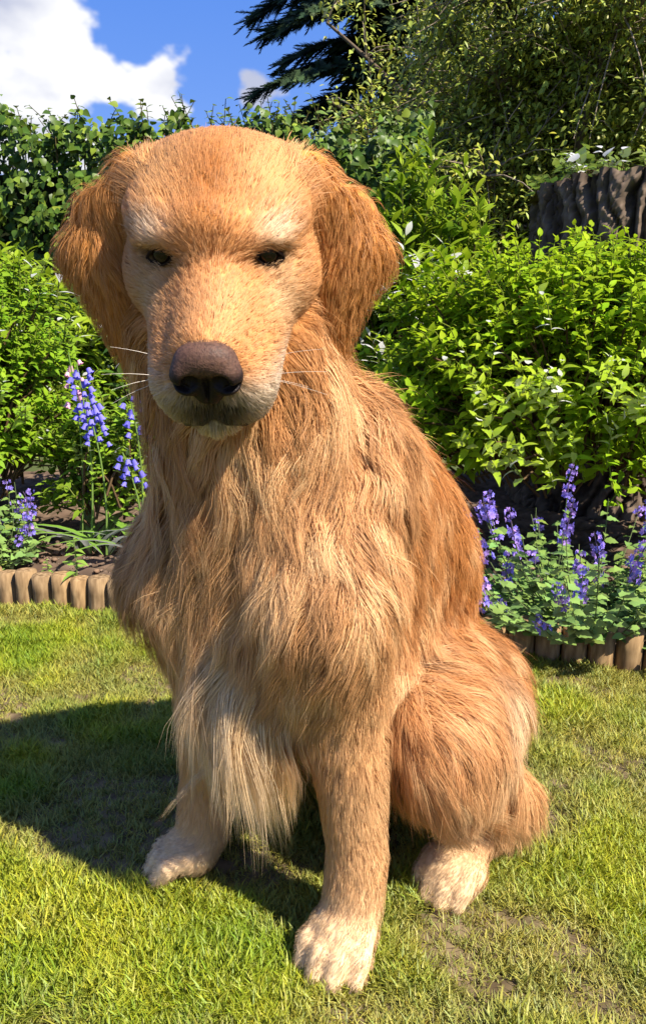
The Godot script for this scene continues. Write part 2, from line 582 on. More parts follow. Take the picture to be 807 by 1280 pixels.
func make_plants():
	rng.seed = 5
	var ovate := [leaf_mesh(1.0, 0.46, 0.25, 0.5, 0.38), leaf_mesh(1.0, 0.52, 0.15, 0.25, 0.4, 0.12), leaf_mesh(1.0, 0.4, 0.35, 0.8, 0.36)]
	var lance := [leaf_mesh(1.0, 0.30, 0.25, 0.3, 0.45), leaf_mesh(1.0, 0.26, 0.3, 0.55, 0.5)]
	var ivy := [leaf_mesh(1.0, 0.85, 0.15, 0.35, 0.3), leaf_mesh(1.0, 0.72, 0.2, 0.5, 0.32)]
	var blob := [leaf_mesh(1.0, 0.8, 0.15, 0.45, 0.4, 0.1), leaf_mesh(1.0, 0.7, 0.25, 0.6, 0.38, 0.12)]
	var brown := Color(0.10, 0.065, 0.035)
	# bright bush on the right
	shrub("leafy_shrub", Vector3(0.70, 0.14, -2.12), Vector3(0.62, 0.40, 0.42), {"shoots": 2600, "leaf": 0.042, "per": 8, "run": 0.11, "col": Color(0.22, 0.36, 0.012), "young": Color(0.38, 0.50, 0.016), "up": 0.9, "stem": brown, "meshes": ovate, "single": 300, "floor": -0.5}, "large bright green leafy shrub in front of the tree stump", "shrub")
	# behind the left of the bed
	shrub("leafy_shrub", Vector3(-1.06, 0.05, -2.25), Vector3(0.37, 0.42, 0.25), {"shoots": 1100, "leaf": 0.036, "per": 8, "run": 0.09, "col": Color(0.15, 0.28, 0.015), "young": Color(0.28, 0.42, 0.02), "up": 0.9, "stem": brown, "meshes": ovate, "single": 150}, "low bright green bush at the left edge behind the flower bed", "shrub")
	shrub("laurel_bush", Vector3(-1.12, 0.05, -2.75), Vector3(0.5, 0.48, 0.3), {"shoots": 420, "leaf": 0.085, "per": 8, "run": 0.14, "col": Color(0.12, 0.22, 0.015), "young": Color(0.36, 0.46, 0.02), "up": 1.6, "stem": brown, "meshes": lance, "single": 200, "spiral": true, "rough": 0.52, "spec": 0.23}, "laurel bush with yellow green upright new leaves on the left", "shrub")
	shrub("laurel_bush", Vector3(-0.45, 0.05, -2.8), Vector3(0.4, 0.5, 0.3), {"shoots": 260, "leaf": 0.08, "per": 7, "run": 0.14, "col": Color(0.045, 0.10, 0.018), "young": Color(0.09, 0.18, 0.02), "up": 0.7, "stem": brown, "meshes": lance, "single": 60, "spiral": true, "rough": 0.42, "spec": 0.33}, "dark glossy laurel bush behind the bluebells", "shrub")
	shrub("laurel_bush", Vector3(0.36, 0.05, -3.1), Vector3(0.36, 0.62, 0.3), {"shoots": 420, "leaf": 0.095, "per": 9, "run": 0.17, "col": Color(0.11, 0.2, 0.015), "young": Color(0.36, 0.46, 0.02), "up": 2.2, "stem": brown, "meshes": lance, "single": 200, "spiral": true, "along": 1.5, "rough": 0.52, "spec": 0.23}, "laurel bush with tall yellow green shoots beside the tree stump", "shrub")
	# foreground leaves of the left bed
	shrub("leafy_plant", Vector3(-0.60, 0.05, -2.22), Vector3(0.26, 0.22, 0.12), {"shoots": 330, "leaf": 0.04, "per": 6, "run": 0.07, "col": Color(0.18, 0.31, 0.03), "young": Color(0.28, 0.42, 0.03), "up": 1.0, "stem": brown, "meshes": ovate, "single": 200}, "low light green plant around the foot of the bluebells", "plant")
	rng.seed = 6
	make_hedge(ivy)
	rng.seed = 12
	make_tree(lance, ovate)
	rng.seed = 22
	make_conifer()
	rng.seed = 9
	make_stump()
	shrub("ivy_growth", Vector3(1.1, 1.15, -2.9), Vector3(0.40, 0.08, 0.34), {"shoots": 110, "leaf": 0.045, "per": 5, "run": 0.09, "col": Color(0.10, 0.17, 0.025), "young": Color(0.2, 0.27, 0.04), "up": 1.0, "stem": brown, "meshes": ivy, "single": 80, "floor": 0.0}, "small green plants growing on top of the tree stump", "plant")
	rng.seed = 14
	catmint(Vector3(0.56, 0.045, -1.53), 0.31, 64, blob, "purple flowering catmint spilling over the edging on the right")
	rng.seed = 15
	catmint(Vector3(-0.89, 0.045, -1.97), 0.14, 34, blob, "purple flowering catmint at the left edge of the bed")
	make_bluebells()
	seedling(Vector3(-0.60, 0.05, -1.80), 0.12, ovate, "small light green seedling on the soil next to the edging")
	seedling(Vector3(-0.68, 0.05, -1.83), 0.06, ovate, "tiny narrow seedling on the soil left of the larger one")

func make_hedge(ivy: Array):
	var root := base("ivy_hedge", Vector3(-1.0, 0, -4.9), "tall dark ivy covered hedge against the sky on the left", "hedge")
	var leaves := []
	var st := shape()
	for i in 27000:
		var x := rng.randf_range(-4.0, 1.6)
		var front := rng.randf() < 0.82
		var y := rng.randf() * 2.0
		var top: float = 1.84 + 0.13 * wob.get_noise_3d(x * 2.5, 40.0, 0) + 0.07 * fine.get_noise_3d(x * 8.0, 2.0, 1.0) + rng.randfn(0, 0.03)
		var z := 0.12 * wob.get_noise_3d(x * 2.2, y * 2.2, 3.0) + 0.08 * fine.get_noise_3d(x * 5.0, y * 5.0, 9.0) + absf(rng.randfn(0, 0.05)) * -1.0 + 0.3
		var nrm := Vector3(rng.randfn(0, 0.4), 0.5 + rng.randfn(0, 0.3), 1.0)
		if not front:
			y = top - absf(rng.randfn(0, 0.05))
			z = rng.randf_range(-0.4, 0.35)
			nrm = Vector3(rng.randfn(0, 0.5), 1, 0.4 + rng.randfn(0, 0.5))
		if y > top:
			continue
		var d := Vector3(rng.randfn(0, 0.7), -0.6 + rng.randfn(0, 0.4), 0.4)
		leaves.append([aim(Vector3(x, y, z), d, nrm, rng.randf_range(0.035, 0.062)), tint(Color(0.055, 0.105, 0.012).lerp(Color(0.20, 0.28, 0.03), maxf(0.0, rng.randfn(0.1, 0.35))), 0.2)])
	# shoots that stand out against the sky
	for i in 200:
		var x := rng.randf_range(-4.0, 1.6)
		var p := Vector3(x, 1.84, rng.randf_range(-0.2, 0.3))
		var tip := p + Vector3(rng.randfn(0, 0.06), rng.randf_range(0.03, 0.17), 0)
		tube(st, [p + Vector3(0, -0.2, 0), p, tip], 0.004, 0.002, Color(0.08, 0.07, 0.03), 4)
		for k in 6:
			leaves.append([aim(p.lerp(tip, k / 5.0), Vector3(rng.randfn(), 0.2, rng.randfn()), Vector3(rng.randfn(0, 0.4), 1, 0.6), rng.randf_range(0.03, 0.055)), tint(Color(0.12, 0.18, 0.03), 0.2)])
	put("stems", built(st), vmat(0.9, 0.1), root).set_meta("kind", "stuff")
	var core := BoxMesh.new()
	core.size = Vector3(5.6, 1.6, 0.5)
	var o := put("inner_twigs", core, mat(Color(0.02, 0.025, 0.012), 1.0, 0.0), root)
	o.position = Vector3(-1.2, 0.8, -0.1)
	dress(root, ivy, leaves, 200, 0.42, 0.33, 0.3)

func make_tree(lance: Array, ovate: Array):
	var root := base("hazel_tree", Vector3(1.9, 0, -6.3), "broad olive green tree with thin bare twigs above the stump", "tree")
	var limbs := shape()
	var leaves := []
	var trunk := shape()
	tube(trunk, arc(Vector3.ZERO, Vector3(-0.1, 1.9, 0.1), Vector3(0.08, 0, 0), 6), 0.17, 0.11, Color(0.12, 0.09, 0.06), 10)
	put("trunk", built(trunk), vmat(0.9, 0.1), root)
	for i in 52:
		var a := rng.randf() * TAU
		var s := Vector3(-0.1, rng.randf_range(0.5, 1.9), 0.1)
		var e := s + Vector3(cos(a) * rng.randf_range(0.6, 2.3), rng.randf_range(0.2, 2.6), sin(a) * rng.randf_range(0.4, 1.4))
		var line := arc(s, e, Vector3(rng.randfn(0, 0.12), rng.randfn(0.1, 0.15), 0), 7)
		if e.x < -1.9:
			continue
		var br := shape()
		tube(br, line, 0.045, 0.012, Color(0.13, 0.10, 0.07), 6)
		put("branch", built(br), vmat(0.9, 0.1), root)
		for k in 48:
			var p: Vector3 = line[rng.randi_range(2, 7)]
			var d := Vector3(rng.randfn(), rng.randfn(0.3, 0.8), rng.randfn(0, 0.8)).normalized()
			var q := p + d * rng.randf_range(0.25, 0.8) + Vector3(0, -0.08, 0)
			if q.x < -1.75 + 0.25 * sin(q.y * 5.0) - maxf(0.0, 2.2 - q.y) * 0.5:
				continue
			tube(limbs, arc(p, q, Vector3(0, 0.06, 0), 3), 0.008, 0.003, Color(0.26, 0.21, 0.15), 4)
			for w in 66:
				var t := sqrt(rng.randf())
				var x := p.lerp(q, t) + Vector3(rng.randfn(0, 0.07), rng.randfn(0, 0.07), rng.randfn(0, 0.07))
				leaves.append([aim(x, Vector3(rng.randfn(), rng.randfn(-0.3, 0.7), rng.randfn()), Vector3(0.3 + rng.randfn(0, 0.5), 1, 0.7), rng.randf_range(0.032, 0.06)), tint(Color(0.19, 0.23, 0.03).lerp(Color(0.33, 0.37, 0.05), rng.randf()), 0.22)])
	put("twigs", built(limbs), vmat(0.9, 0.1), root).set_meta("kind", "stuff")
	dress(root, [leaf_mesh(1.0, 0.5, 0.2, 0.4, 0.42), lance[0]], leaves, 0, 0.45, 0.4, 0.4)

func make_conifer():
	var root := base("cedar_tree", Vector3(0.72, 0, -9.0), "dark drooping conifer standing behind the hedge", "tree")
	var trunk := shape()
	tube(trunk, [Vector3.ZERO, Vector3(0, 3, 0), Vector3(0, 7.5, 0)], 0.22, 0.05, Color(0.07, 0.05, 0.035), 10)
	put("trunk", built(trunk), vmat(0.9, 0.1), root)
	var at := []
	var cols := []
	var spray := shape()
	for k in 26:
		var y := k / 26.0
		for s in [-1, 1]:
			var d := Vector3(s * 0.8, 0.9, rng.randfn(0, 0.35)).normalized() * (0.34 - 0.2 * y)
			var p := Vector3(0, y, 0)
			var w := Vector3(0.01, -0.01, 0.018)
			var b: int = spray.v.size()
			for q in [p - w, p + w, p + d]:
				spray.v.append(q)
				spray.n.append(Vector3(0, 0.2, 1).normalized())
				spray.c.append(Color(1, 1, 1))
			spray.ix.append_array(PackedInt32Array([b, b + 2, b + 1]))
	var sm := built(spray)
	for i in 140:
		var y := rng.randf_range(1.0, 7.0)
		var a := rng.randf() * TAU
		var reach := lerpf(2.1, 0.9, (y - 1.0) / 6.0) * rng.randf_range(0.7, 1.15)
		var e := Vector3(cos(a) * reach, y - reach * 0.25, sin(a) * reach)
		var line := arc(Vector3(0, y, 0), e, Vector3(0, 0.12, 0), 8)
		var br := shape()
		tube(br, line, 0.03, 0.008, Color(0.08, 0.055, 0.04), 5)
		put("branch", built(br), vmat(0.9, 0.1), root)
		for j in 130:
			var t := rng.randf_range(0.1, 1.0)
			var x: Vector3 = line[0].lerp(e, t) + Vector3(0, 0.12 * sin(PI * t), 0)
			var side := Vector3(-sin(a), 0, cos(a)) * (1.0 if j % 2 else -1.0)
			var d: Vector3 = (e - line[0]).normalized() * 0.8 + side * rng.randf_range(0.3, 1.0) + Vector3(0, rng.randfn(-0.25, 0.2), 0)
			at.append(aim(x, d, Vector3(rng.randfn(0, 0.3), 1, 0.3), rng.randf_range(0.2, 0.42) * lerpf(1.0, 0.7, t)))
			cols.append(tint(Color(0.035, 0.062, 0.025), 0.25))
	scatter("needles", sm, vmat(0.6, 0.3, 0.15), at, cols, root)

# ------------------------------------------------------------------ flowers
func floret_mesh() -> ArrayMesh:
	var st := shape()
	for k in 5:
		var a := TAU * k / 5.0
		var o := Vector3(cos(a), sin(a), 0)
		var s := Vector3(-sin(a), cos(a), 0)
		var b: int = st.v.size()
		for q in [Vector3(0, 0, 0), o * 0.6 + s * 0.35 + Vector3(0, 0, 0.5), o * 1.0 + Vector3(0, 0, 0.55), o * 0.6 - s * 0.35 + Vector3(0, 0, 0.5)]:
			st.v.append(q)
			st.n.append((Vector3(0, 0, 1) - o * 0.3).normalized())
			st.c.append(Color(1, 1, 1))
		st.ix.append_array(PackedInt32Array([b, b + 2, b + 1, b, b + 3, b + 2]))
	return built(st)

func spike_mesh(length: float, fl: ArrayMesh) -> ArrayMesh:
	var st := shape()
	tube(st, [Vector3.ZERO, Vector3(0, length * 0.5, 0.003), Vector3(0, length, 0)], 0.0015, 0.0008, Color(0.14, 0.10, 0.16), 4)
	var arr := fl.surface_get_arrays(0)
	var fv: PackedVector3Array = arr[Mesh.ARRAY_VERTEX]
	var fn: PackedVector3Array = arr[Mesh.ARRAY_NORMAL]
	var fx: PackedInt32Array = arr[Mesh.ARRAY_INDEX]
	var whorls := int(length / 0.013)
	for w in whorls:
		var y := length * (w + 0.3 + rng.randfn(0, 0.12)) / whorls
		for k in 7:
			if rng.randf() < 0.38:
				continue
			var a := TAU * k / 7.0 + rng.randfn(0, 0.3)
			var d := Vector3(cos(a), 0.35 + rng.randfn(0, 0.25), sin(a)).normalized()
			var s := rng.randf_range(0.005, 0.0085) * lerpf(1.1, 0.65, float(w) / whorls)
			var t := aim(Vector3(0, y, 0) + d * 0.008, Vector3(0, 1, 0), d, s)
			var c := tint(Color(0.27, 0.23, 0.80).lerp(Color(0.38, 0.22, 0.66), rng.randf() * 0.7), 0.25)
			var b: int = st.v.size()
			for i in fv.size():
				st.v.append(t * fv[i])
				st.n.append((t.basis * fn[i]).normalized())
				st.c.append(c)
			for i in fx:
				st.ix.append(b + i)
	return built(st)

func catmint(at: Vector3, r: float, spikes: int, blob: Array, label: String):
	var root := base("catmint", at, label, "flowering plant", "catmint plants in the bed")
	var fl := floret_mesh()
	var kinds := []
	for k in 5:
		kinds.append(spike_mesh(rng.randf_range(0.03, 0.075), fl))
	var st := shape()
	var leaves := []
	var vm := vmat(0.6, 0.3, 0.4)
	for i in spikes * 2:
		var a := rng.randf() * TAU
		var rr := sqrt(rng.randf()) * r
		var foot := Vector3(cos(a) * rr * 0.3, 0, sin(a) * rr * 0.3)
		var h := rng.randf_range(0.05, 0.28) * (1.1 - 0.45 * rr / r)
		if i == 0 and spikes > 30:
			h = 0.33
		var tip := Vector3(cos(a) * rr * 1.25, h, sin(a) * rr)
		var line := arc(foot, tip, Vector3(cos(a), 0, sin(a)) * 0.03, 6)
		tube(st, line, 0.0016, 0.001, Color(0.12, 0.16, 0.06), 4)
		var up: Vector3 = (line[6] - line[5]).normalized()
		if i % 2 == 0:
			var o := put("flower_spike", kinds[i / 2 % 5], vm, root)
			o.transform = aim(tip, (up + Vector3(rng.randfn(0, 0.3), 0.5, rng.randfn(0, 0.3))), Vector3(rng.randfn(), 0, rng.randfn()))
		for j in 14:
			var t := 0.12 + 0.82 * j / 14.0
			var x: Vector3 = line[int(t * 6.0)].lerp(line[mini(6, int(t * 6.0) + 1)], t * 6.0 - int(t * 6.0))
			var b := a + j * 2.2 + rng.randfn(0, 0.3)
			leaves.append([aim(x, Vector3(cos(b), 0.15, sin(b)), Vector3(rng.randfn(0, 0.3), 1, 0.3), rng.randf_range(0.016, 0.034)), tint(Color(0.16, 0.26, 0.06), 0.2)])
	put("stems", built(st), vmat(0.8, 0.2), root).set_meta("kind", "stuff")
	dress(root, blob, leaves, 300, 0.6, 0.3, 0.35)

func bell_mesh(c: Color) -> ArrayMesh:
	var st := shape()
	var prof := [[0.0, 0.0], [0.35, -0.1], [0.42, -0.5], [0.46, -0.8], [0.75, -1.0]]
	for j in prof.size():
		for k in 12:
			var a := TAU * k / 12
			var out: float = prof[j][0] * (1.0 if j < 4 or k % 2 == 0 else 0.62)
			st.v.append(Vector3(cos(a) * out, prof[j][1] + (0.12 if j == 4 and k % 2 == 0 else 0.0), sin(a) * out))
			st.n.append(Vector3(cos(a), 0.2, sin(a)).normalized())
			st.c.append(c * (1.0 + 0.25 * (k % 2)))
			if j:
				var p := (j - 1) * 12 + k
				var q := (j - 1) * 12 + (k + 1) % 12
				st.ix.append_array(PackedInt32Array([p, p + 12, q, q, p + 12, q + 12]))
	return built(st)

func make_bluebells():
	rng.seed = 16
	var blue := bell_mesh(Color(0.20, 0.18, 0.72))
	var pink := bell_mesh(Color(0.75, 0.4, 0.52))
	var strap := leaf_mesh(1.0, 0.09, 0.5, 1.1, 0.4)
	var vm := vmat(0.55, 0.3, 0.4)
	# [foot, height, label, bells, pink]
	for s in [[Vector3(-0.66, 0.05, -2.12), 0.53, "tall bluebell left of the dog below its ear", 22, false], [Vector3(-0.61, 0.05, -2.10), 0.44, "shorter bluebell just right of the tallest one", 20, false], [Vector3(-0.50, 0.05, -2.05), 0.30, "short bluebell close beside the dog's chest", 13, false], [Vector3(-0.52, 0.05, -2.12), 0.46, "bluebell half hidden behind the dog's ear", 12, false], [Vector3(-0.70, 0.05, -2.16), 0.56, "pink bellflower on the left above the bluebells", 9, true]]:
		var root := base("pink_bellflower" if s[4] else "bluebell", s[0], s[2], "flower", "" if s[4] else "bluebells in the left of the bed")
		var st := shape()
		var h: float = s[1]
		var line := arc(Vector3.ZERO, Vector3(rng.randfn(0, 0.02), h, 0.02), Vector3(0.02, 0, 0), 8)
		tube(st, line, 0.0035, 0.0018, Color(0.14, 0.22, 0.05), 6)
		put("stem", built(st), vmat(0.6, 0.3), root)
		for k in int(s[3]):
			var t := 0.74 + 0.26 * k / float(s[3])
			var a := k * 2.4
			var p: Vector3 = line[int(t * 8.0) if t < 1.0 else 8]
			p.y = h * t
			var o := put("bell", pink if s[4] else blue, vm, root)
			o.transform = aim(p + Vector3(cos(a), -0.2, sin(a)) * 0.022, Vector3(-cos(a) * 0.5, 1, -sin(a) * 0.5), Vector3(0, 0, 1), rng.randf_range(0.0125, 0.0185))
		for k in 6:
			var a := rng.randf() * TAU
			var o := put("leaf", strap, leaf_material(Color(0.13, 0.25, 0.03), 0.4, 0.4, 0.4), root)
			o.transform = aim(Vector3(cos(a), 0, sin(a)) * 0.01, Vector3(cos(a), 1.3, sin(a)), Vector3(-cos(a), 0.6, -sin(a)), rng.randf_range(0.2, 0.32))

func seedling(at: Vector3, h: float, ovate: Array, label: String):
	var root := base("seedling", at, label, "seedling", "seedlings on the soil")
	var st := shape()
	tube(st, [Vector3.ZERO, Vector3(0.004, h * 0.5, 0), Vector3(0, h, 0)], 0.002, 0.0012, Color(0.12, 0.16, 0.05), 5)
	put("stem", built(st), vmat(0.7, 0.2), root)
	for k in 12:
		var t := 0.15 + 0.85 * k / 11.0
		var a := k * PI + (k / 2) * PI * 0.5 + 0.4
		var o := put("leaf", ovate[k % 3], leaf_material(tint(Color(0.17, 0.30, 0.035), 0.1), 0.5, 0.35, 0.4), root)
		o.transform = aim(Vector3(0, h * t, 0), Vector3(cos(a), 0.25, sin(a)), Vector3(0, 1, 0.2), lerpf(0.048, 0.02, t) * h / 0.1)

# ------------------------------------------------------------------ smooth bodies from blended ellipsoids and tapered bones
# a blob: {e: ellipsoid?, a, b, ra, rb | r, inv, flow, len, col, lift, wave, neg}
func bone(a: Vector3, b: Vector3, ra: float, rb: float, x := {}) -> Dictionary:
	var d := {"e": false, "a": a, "b": b, "ra": ra, "rb": rb}
	d.merge(x)
	return d

func ball(c: Vector3, r: Vector3, turn := Basis(), x := {}) -> Dictionary:
	var d := {"e": true, "a": c, "r": r, "inv": turn.transposed()}
	d.merge(x)
	return d

func dist(p: Vector3, s: Dictionary) -> float:
	if s.e:
		var q: Vector3 = s.inv * (p - s.a)
		var r: Vector3 = s.r
		var k0 := (q / r).length()
		var k1 := (q / (r * r)).length()
		if k1 < 1e-6:
			return -minf(r.x, minf(r.y, r.z))
		return k0 * (k0 - 1.0) / k1
	var ab: Vector3 = s.b - s.a
	var h := clampf((p - s.a).dot(ab) / ab.length_squared(), 0.0, 1.0)
	return (p - s.a - ab * h).length() - lerpf(s.ra, s.rb, h)

# a grid of distances: {lo, n, cell, d}
func field(blobs: Array, cell: float, s: float, margin := 0.045) -> Dictionary:
	var lo := Vector3(1e9, 1e9, 1e9)
	var hi := -lo
	for b in blobs:
		if b.get("neg", false):
			continue
		for e in blob_box(b, margin):
			lo = lo.min(e)
			hi = hi.max(e)
	var nx := int((hi.x - lo.x) / cell) + 2
	var ny := int((hi.y - lo.y) / cell) + 2
	var nz := int((hi.z - lo.z) / cell) + 2
	var sum := PackedFloat32Array()
	sum.resize(nx * ny * nz)
	var k := 1.0 / s
	for b in blobs:
		if b.get("neg", false):
			continue
		stamp(sum, b, lo, nx, ny, nz, cell, k, margin)
	for i in sum.size():
		var f := sum[i]
		sum[i] = -log(f) * s if f > 1e-12 else margin
		if sum[i] > margin:
			sum[i] = margin
	for b in blobs:
		if b.get("neg", false):
			var bx = blob_box(b, 0.02)
			var i0 = Vector3i(((bx[0] - lo) / cell).floor()).clamp(Vector3i.ZERO, Vector3i(nx - 1, ny - 1, nz - 1))
			var i1 = Vector3i(((bx[1] - lo) / cell).ceil()).clamp(Vector3i.ZERO, Vector3i(nx - 1, ny - 1, nz - 1))
			for z in range(i0.z, i1.z + 1):
				for y in range(i0.y, i1.y + 1):
					for x in range(i0.x, i1.x + 1):
						var at: int = x + nx * (y + ny * z)
						var dn := -dist(lo + Vector3(x, y, z) * cell, b)
						var hh := clampf(0.5 + 0.5 * (dn - sum[at]) / 0.004, 0.0, 1.0)
						sum[at] = lerpf(sum[at], dn, hh) + 0.004 * hh * (1.0 - hh)
	return {"lo": lo, "nx": nx, "ny": ny, "nz": nz, "cell": cell, "d": sum}

func blob_box(b: Dictionary, m: float) -> Array:
	if b.e:
		var r: Vector3 = b.r
		var t: Basis = b.inv.transposed()
		var h := Vector3(sqrt(pow(t.x.x * r.x, 2) + pow(t.y.x * r.y, 2) + pow(t.z.x * r.z, 2)), sqrt(pow(t.x.y * r.x, 2) + pow(t.y.y * r.y, 2) + pow(t.z.y * r.z, 2)), sqrt(pow(t.x.z * r.x, 2) + pow(t.y.z * r.y, 2) + pow(t.z.z * r.z, 2)))
		h += Vector3.ONE * m
		return [b.a - h, b.a + h]
	var ma: Vector3 = Vector3.ONE * (b.ra + m)
	var mb: Vector3 = Vector3.ONE * (b.rb + m)
	return [(b.a - ma).min(b.b - mb), (b.a + ma).max(b.b + mb)]

func stamp(sum: PackedFloat32Array, b: Dictionary, lo: Vector3, nx: int, ny: int, nz: int, cell: float, k: float, margin: float):
	var bx := blob_box(b, margin)
	var top := Vector3i(nx - 1, ny - 1, nz - 1)
	var i0: Vector3i = Vector3i(((bx[0] - lo) / cell).floor()).clamp(Vector3i.ZERO, top)
	var i1: Vector3i = Vector3i(((bx[1] - lo) / cell).ceil()).clamp(Vector3i.ZERO, top)
	var e: bool = b.e
	var a: Vector3 = b.a
	var r := Vector3.ONE
	var inv := Basis()
	var ab := Vector3.UP
	var l2 := 1.0
	var ra := 0.0
	var rb := 0.0
	if e:
		r = b.r
		inv = b.inv
	else:
		ab = b.b - a
		l2 = ab.length_squared()
		ra = b.ra
		rb = b.rb
	var r2 := r * r
	for z in range(i0.z, i1.z + 1):
		for y in range(i0.y, i1.y + 1):
			var at := nx * (y + ny * z)
			for x in range(i0.x, i1.x + 1):
				var p := lo + Vector3(x, y, z) * cell - a
				var d := 0.0
				if e:
					var q := inv * p
					var k0 := (q / r).length()
					d = k0 * (k0 - 1.0) / maxf((q / r2).length(), 1e-5)
				else:
					var h := clampf(p.dot(ab) / l2, 0.0, 1.0)
					d = (p - ab * h).length() - ra - (rb - ra) * h
				if d < margin:
					sum[at + x] += exp(-k * maxf(d, -0.06))

func field_at(g: Dictionary, p: Vector3) -> float:
	var q: Vector3 = (p - g.lo) / g.cell
	var x := int(q.x)
	var y := int(q.y)
	var z := int(q.z)
	if q.x < 0 or q.y < 0 or q.z < 0 or x >= g.nx - 1 or y >= g.ny - 1 or z >= g.nz - 1:
		return 0.05
	var d: PackedFloat32Array = g.d
	var nx: int = g.nx
	var sl: int = nx * g.ny
	var i: int = x + nx * y + sl * z
	q -= Vector3(x, y, z)
	var a := lerpf(lerpf(d[i], d[i + 1], q.x), lerpf(d[i + nx], d[i + nx + 1], q.x), q.y)
	var b := lerpf(lerpf(d[i + sl], d[i + sl + 1], q.x), lerpf(d[i + sl + nx], d[i + sl + nx + 1], q.x), q.y)
	return lerpf(a, b, q.z)

func grad_at(g: Dictionary, p: Vector3) -> Vector3:
	var h: float = g.cell
	return Vector3(field_at(g, p + Vector3(h, 0, 0)) - field_at(g, p - Vector3(h, 0, 0)), field_at(g, p + Vector3(0, h, 0)) - field_at(g, p - Vector3(0, h, 0)), field_at(g, p + Vector3(0, 0, h)) - field_at(g, p - Vector3(0, 0, h))).normalized()

# surface nets: {v, n, ix}
func nets(g: Dictionary) -> Dictionary:
	var nx: int = g.nx
	var ny: int = g.ny
	var nz: int = g.nz
	var d: PackedFloat32Array = g.d
	var cell: float = g.cell
	var lo: Vector3 = g.lo
	var sl := nx * ny
	var id := PackedInt32Array()
	id.resize(d.size())
	id.fill(-1)
	var v := PackedVector3Array()
	var ix := PackedInt32Array()
	var off := PackedInt32Array([0, 1, nx, nx + 1, sl, sl + 1, sl + nx, sl + nx + 1])
	var corner := [Vector3(0, 0, 0), Vector3(1, 0, 0), Vector3(0, 1, 0), Vector3(1, 1, 0), Vector3(0, 0, 1), Vector3(1, 0, 1), Vector3(0, 1, 1), Vector3(1, 1, 1)]
	var edges := [[0, 1], [2, 3], [4, 5], [6, 7], [0, 2], [1, 3], [4, 6], [5, 7], [0, 4], [1, 5], [2, 6], [3, 7]]
	for z in nz - 1:
		for y in ny - 1:
			var row := nx * y + sl * z
			for x in nx - 1:
				var i := row + x
				var s0 := d[i] < 0.0
				if (d[i + 1] < 0.0) == s0 and (d[i + nx] < 0.0) == s0 and (d[i + nx + 1] < 0.0) == s0 and (d[i + sl] < 0.0) == s0 and (d[i + sl + 1] < 0.0) == s0 and (d[i + sl + nx] < 0.0) == s0 and (d[i + sl + nx + 1] < 0.0) == s0:
					continue
				var p := Vector3.ZERO
				var c := 0
				for e in edges:
					var da := d[i + off[e[0]]]
					var db := d[i + off[e[1]]]
					if (da < 0.0) != (db < 0.0):
						p += corner[e[0]].lerp(corner[e[1]], da / (da - db))
						c += 1
				id[i] = v.size()
				v.append(lo + (Vector3(x, y, z) + p / c) * cell)
	for z in range(1, nz - 1):
		for y in range(1, ny - 1):
			var row := nx * y + sl * z
			for x in range(1, nx - 1):
				var i := row + x
				if id[i] < 0:
					continue
				var s0 := d[i] < 0.0
				if (d[i + 1] < 0.0) != s0:
					quad(ix, id[i - nx - sl], id[i - sl], id[i], id[i - nx], s0)
				if (d[i + nx] < 0.0) != s0:
					quad(ix, id[i - 1 - sl], id[i - 1], id[i], id[i - sl], s0)
				if (d[i + sl] < 0.0) != s0:
					quad(ix, id[i - 1 - nx], id[i - nx], id[i], id[i - 1], s0)
	var n := PackedVector3Array()
	n.resize(v.size())
	for i in v.size():
		n[i] = grad_at(g, v[i])
	return {"v": v, "n": n, "ix": ix}

func quad(ix: PackedInt32Array, a: int, b: int, c: int, d: int, s: bool):
	if a < 0 or b < 0 or c < 0 or d < 0:
		return
	if s:
		ix.append_array(PackedInt32Array([a, c, b, a, d, c]))
	else:
		ix.append_array(PackedInt32Array([a, b, c, a, c, d]))

# ------------------------------------------------------------------ the dog
# its own axes: x to its left, y up, z forward; the origin lies on the grass between the front paws
const GOLD := Color(0.62, 0.27, 0.082)
const RED := Color(0.57, 0.22, 0.048)
const PALE := Color(0.72, 0.42, 0.185)
const CREAM := Color(0.80, 0.63, 0.40)
const DOG_AT := Vector3(-0.08, 0, -0.72)
const DOG_TURN := -0.5714
const HEAD_TILT := 0.5236
var head_x: Transform3D      # head axes -> dog axes

func fur(flow: Vector3, length: float, col: Color, lift := 0.3, wave := 0.3) -> Dictionary:
	return {"flow": flow.normalized(), "len": length, "col": col, "lift": lift, "wave": wave}

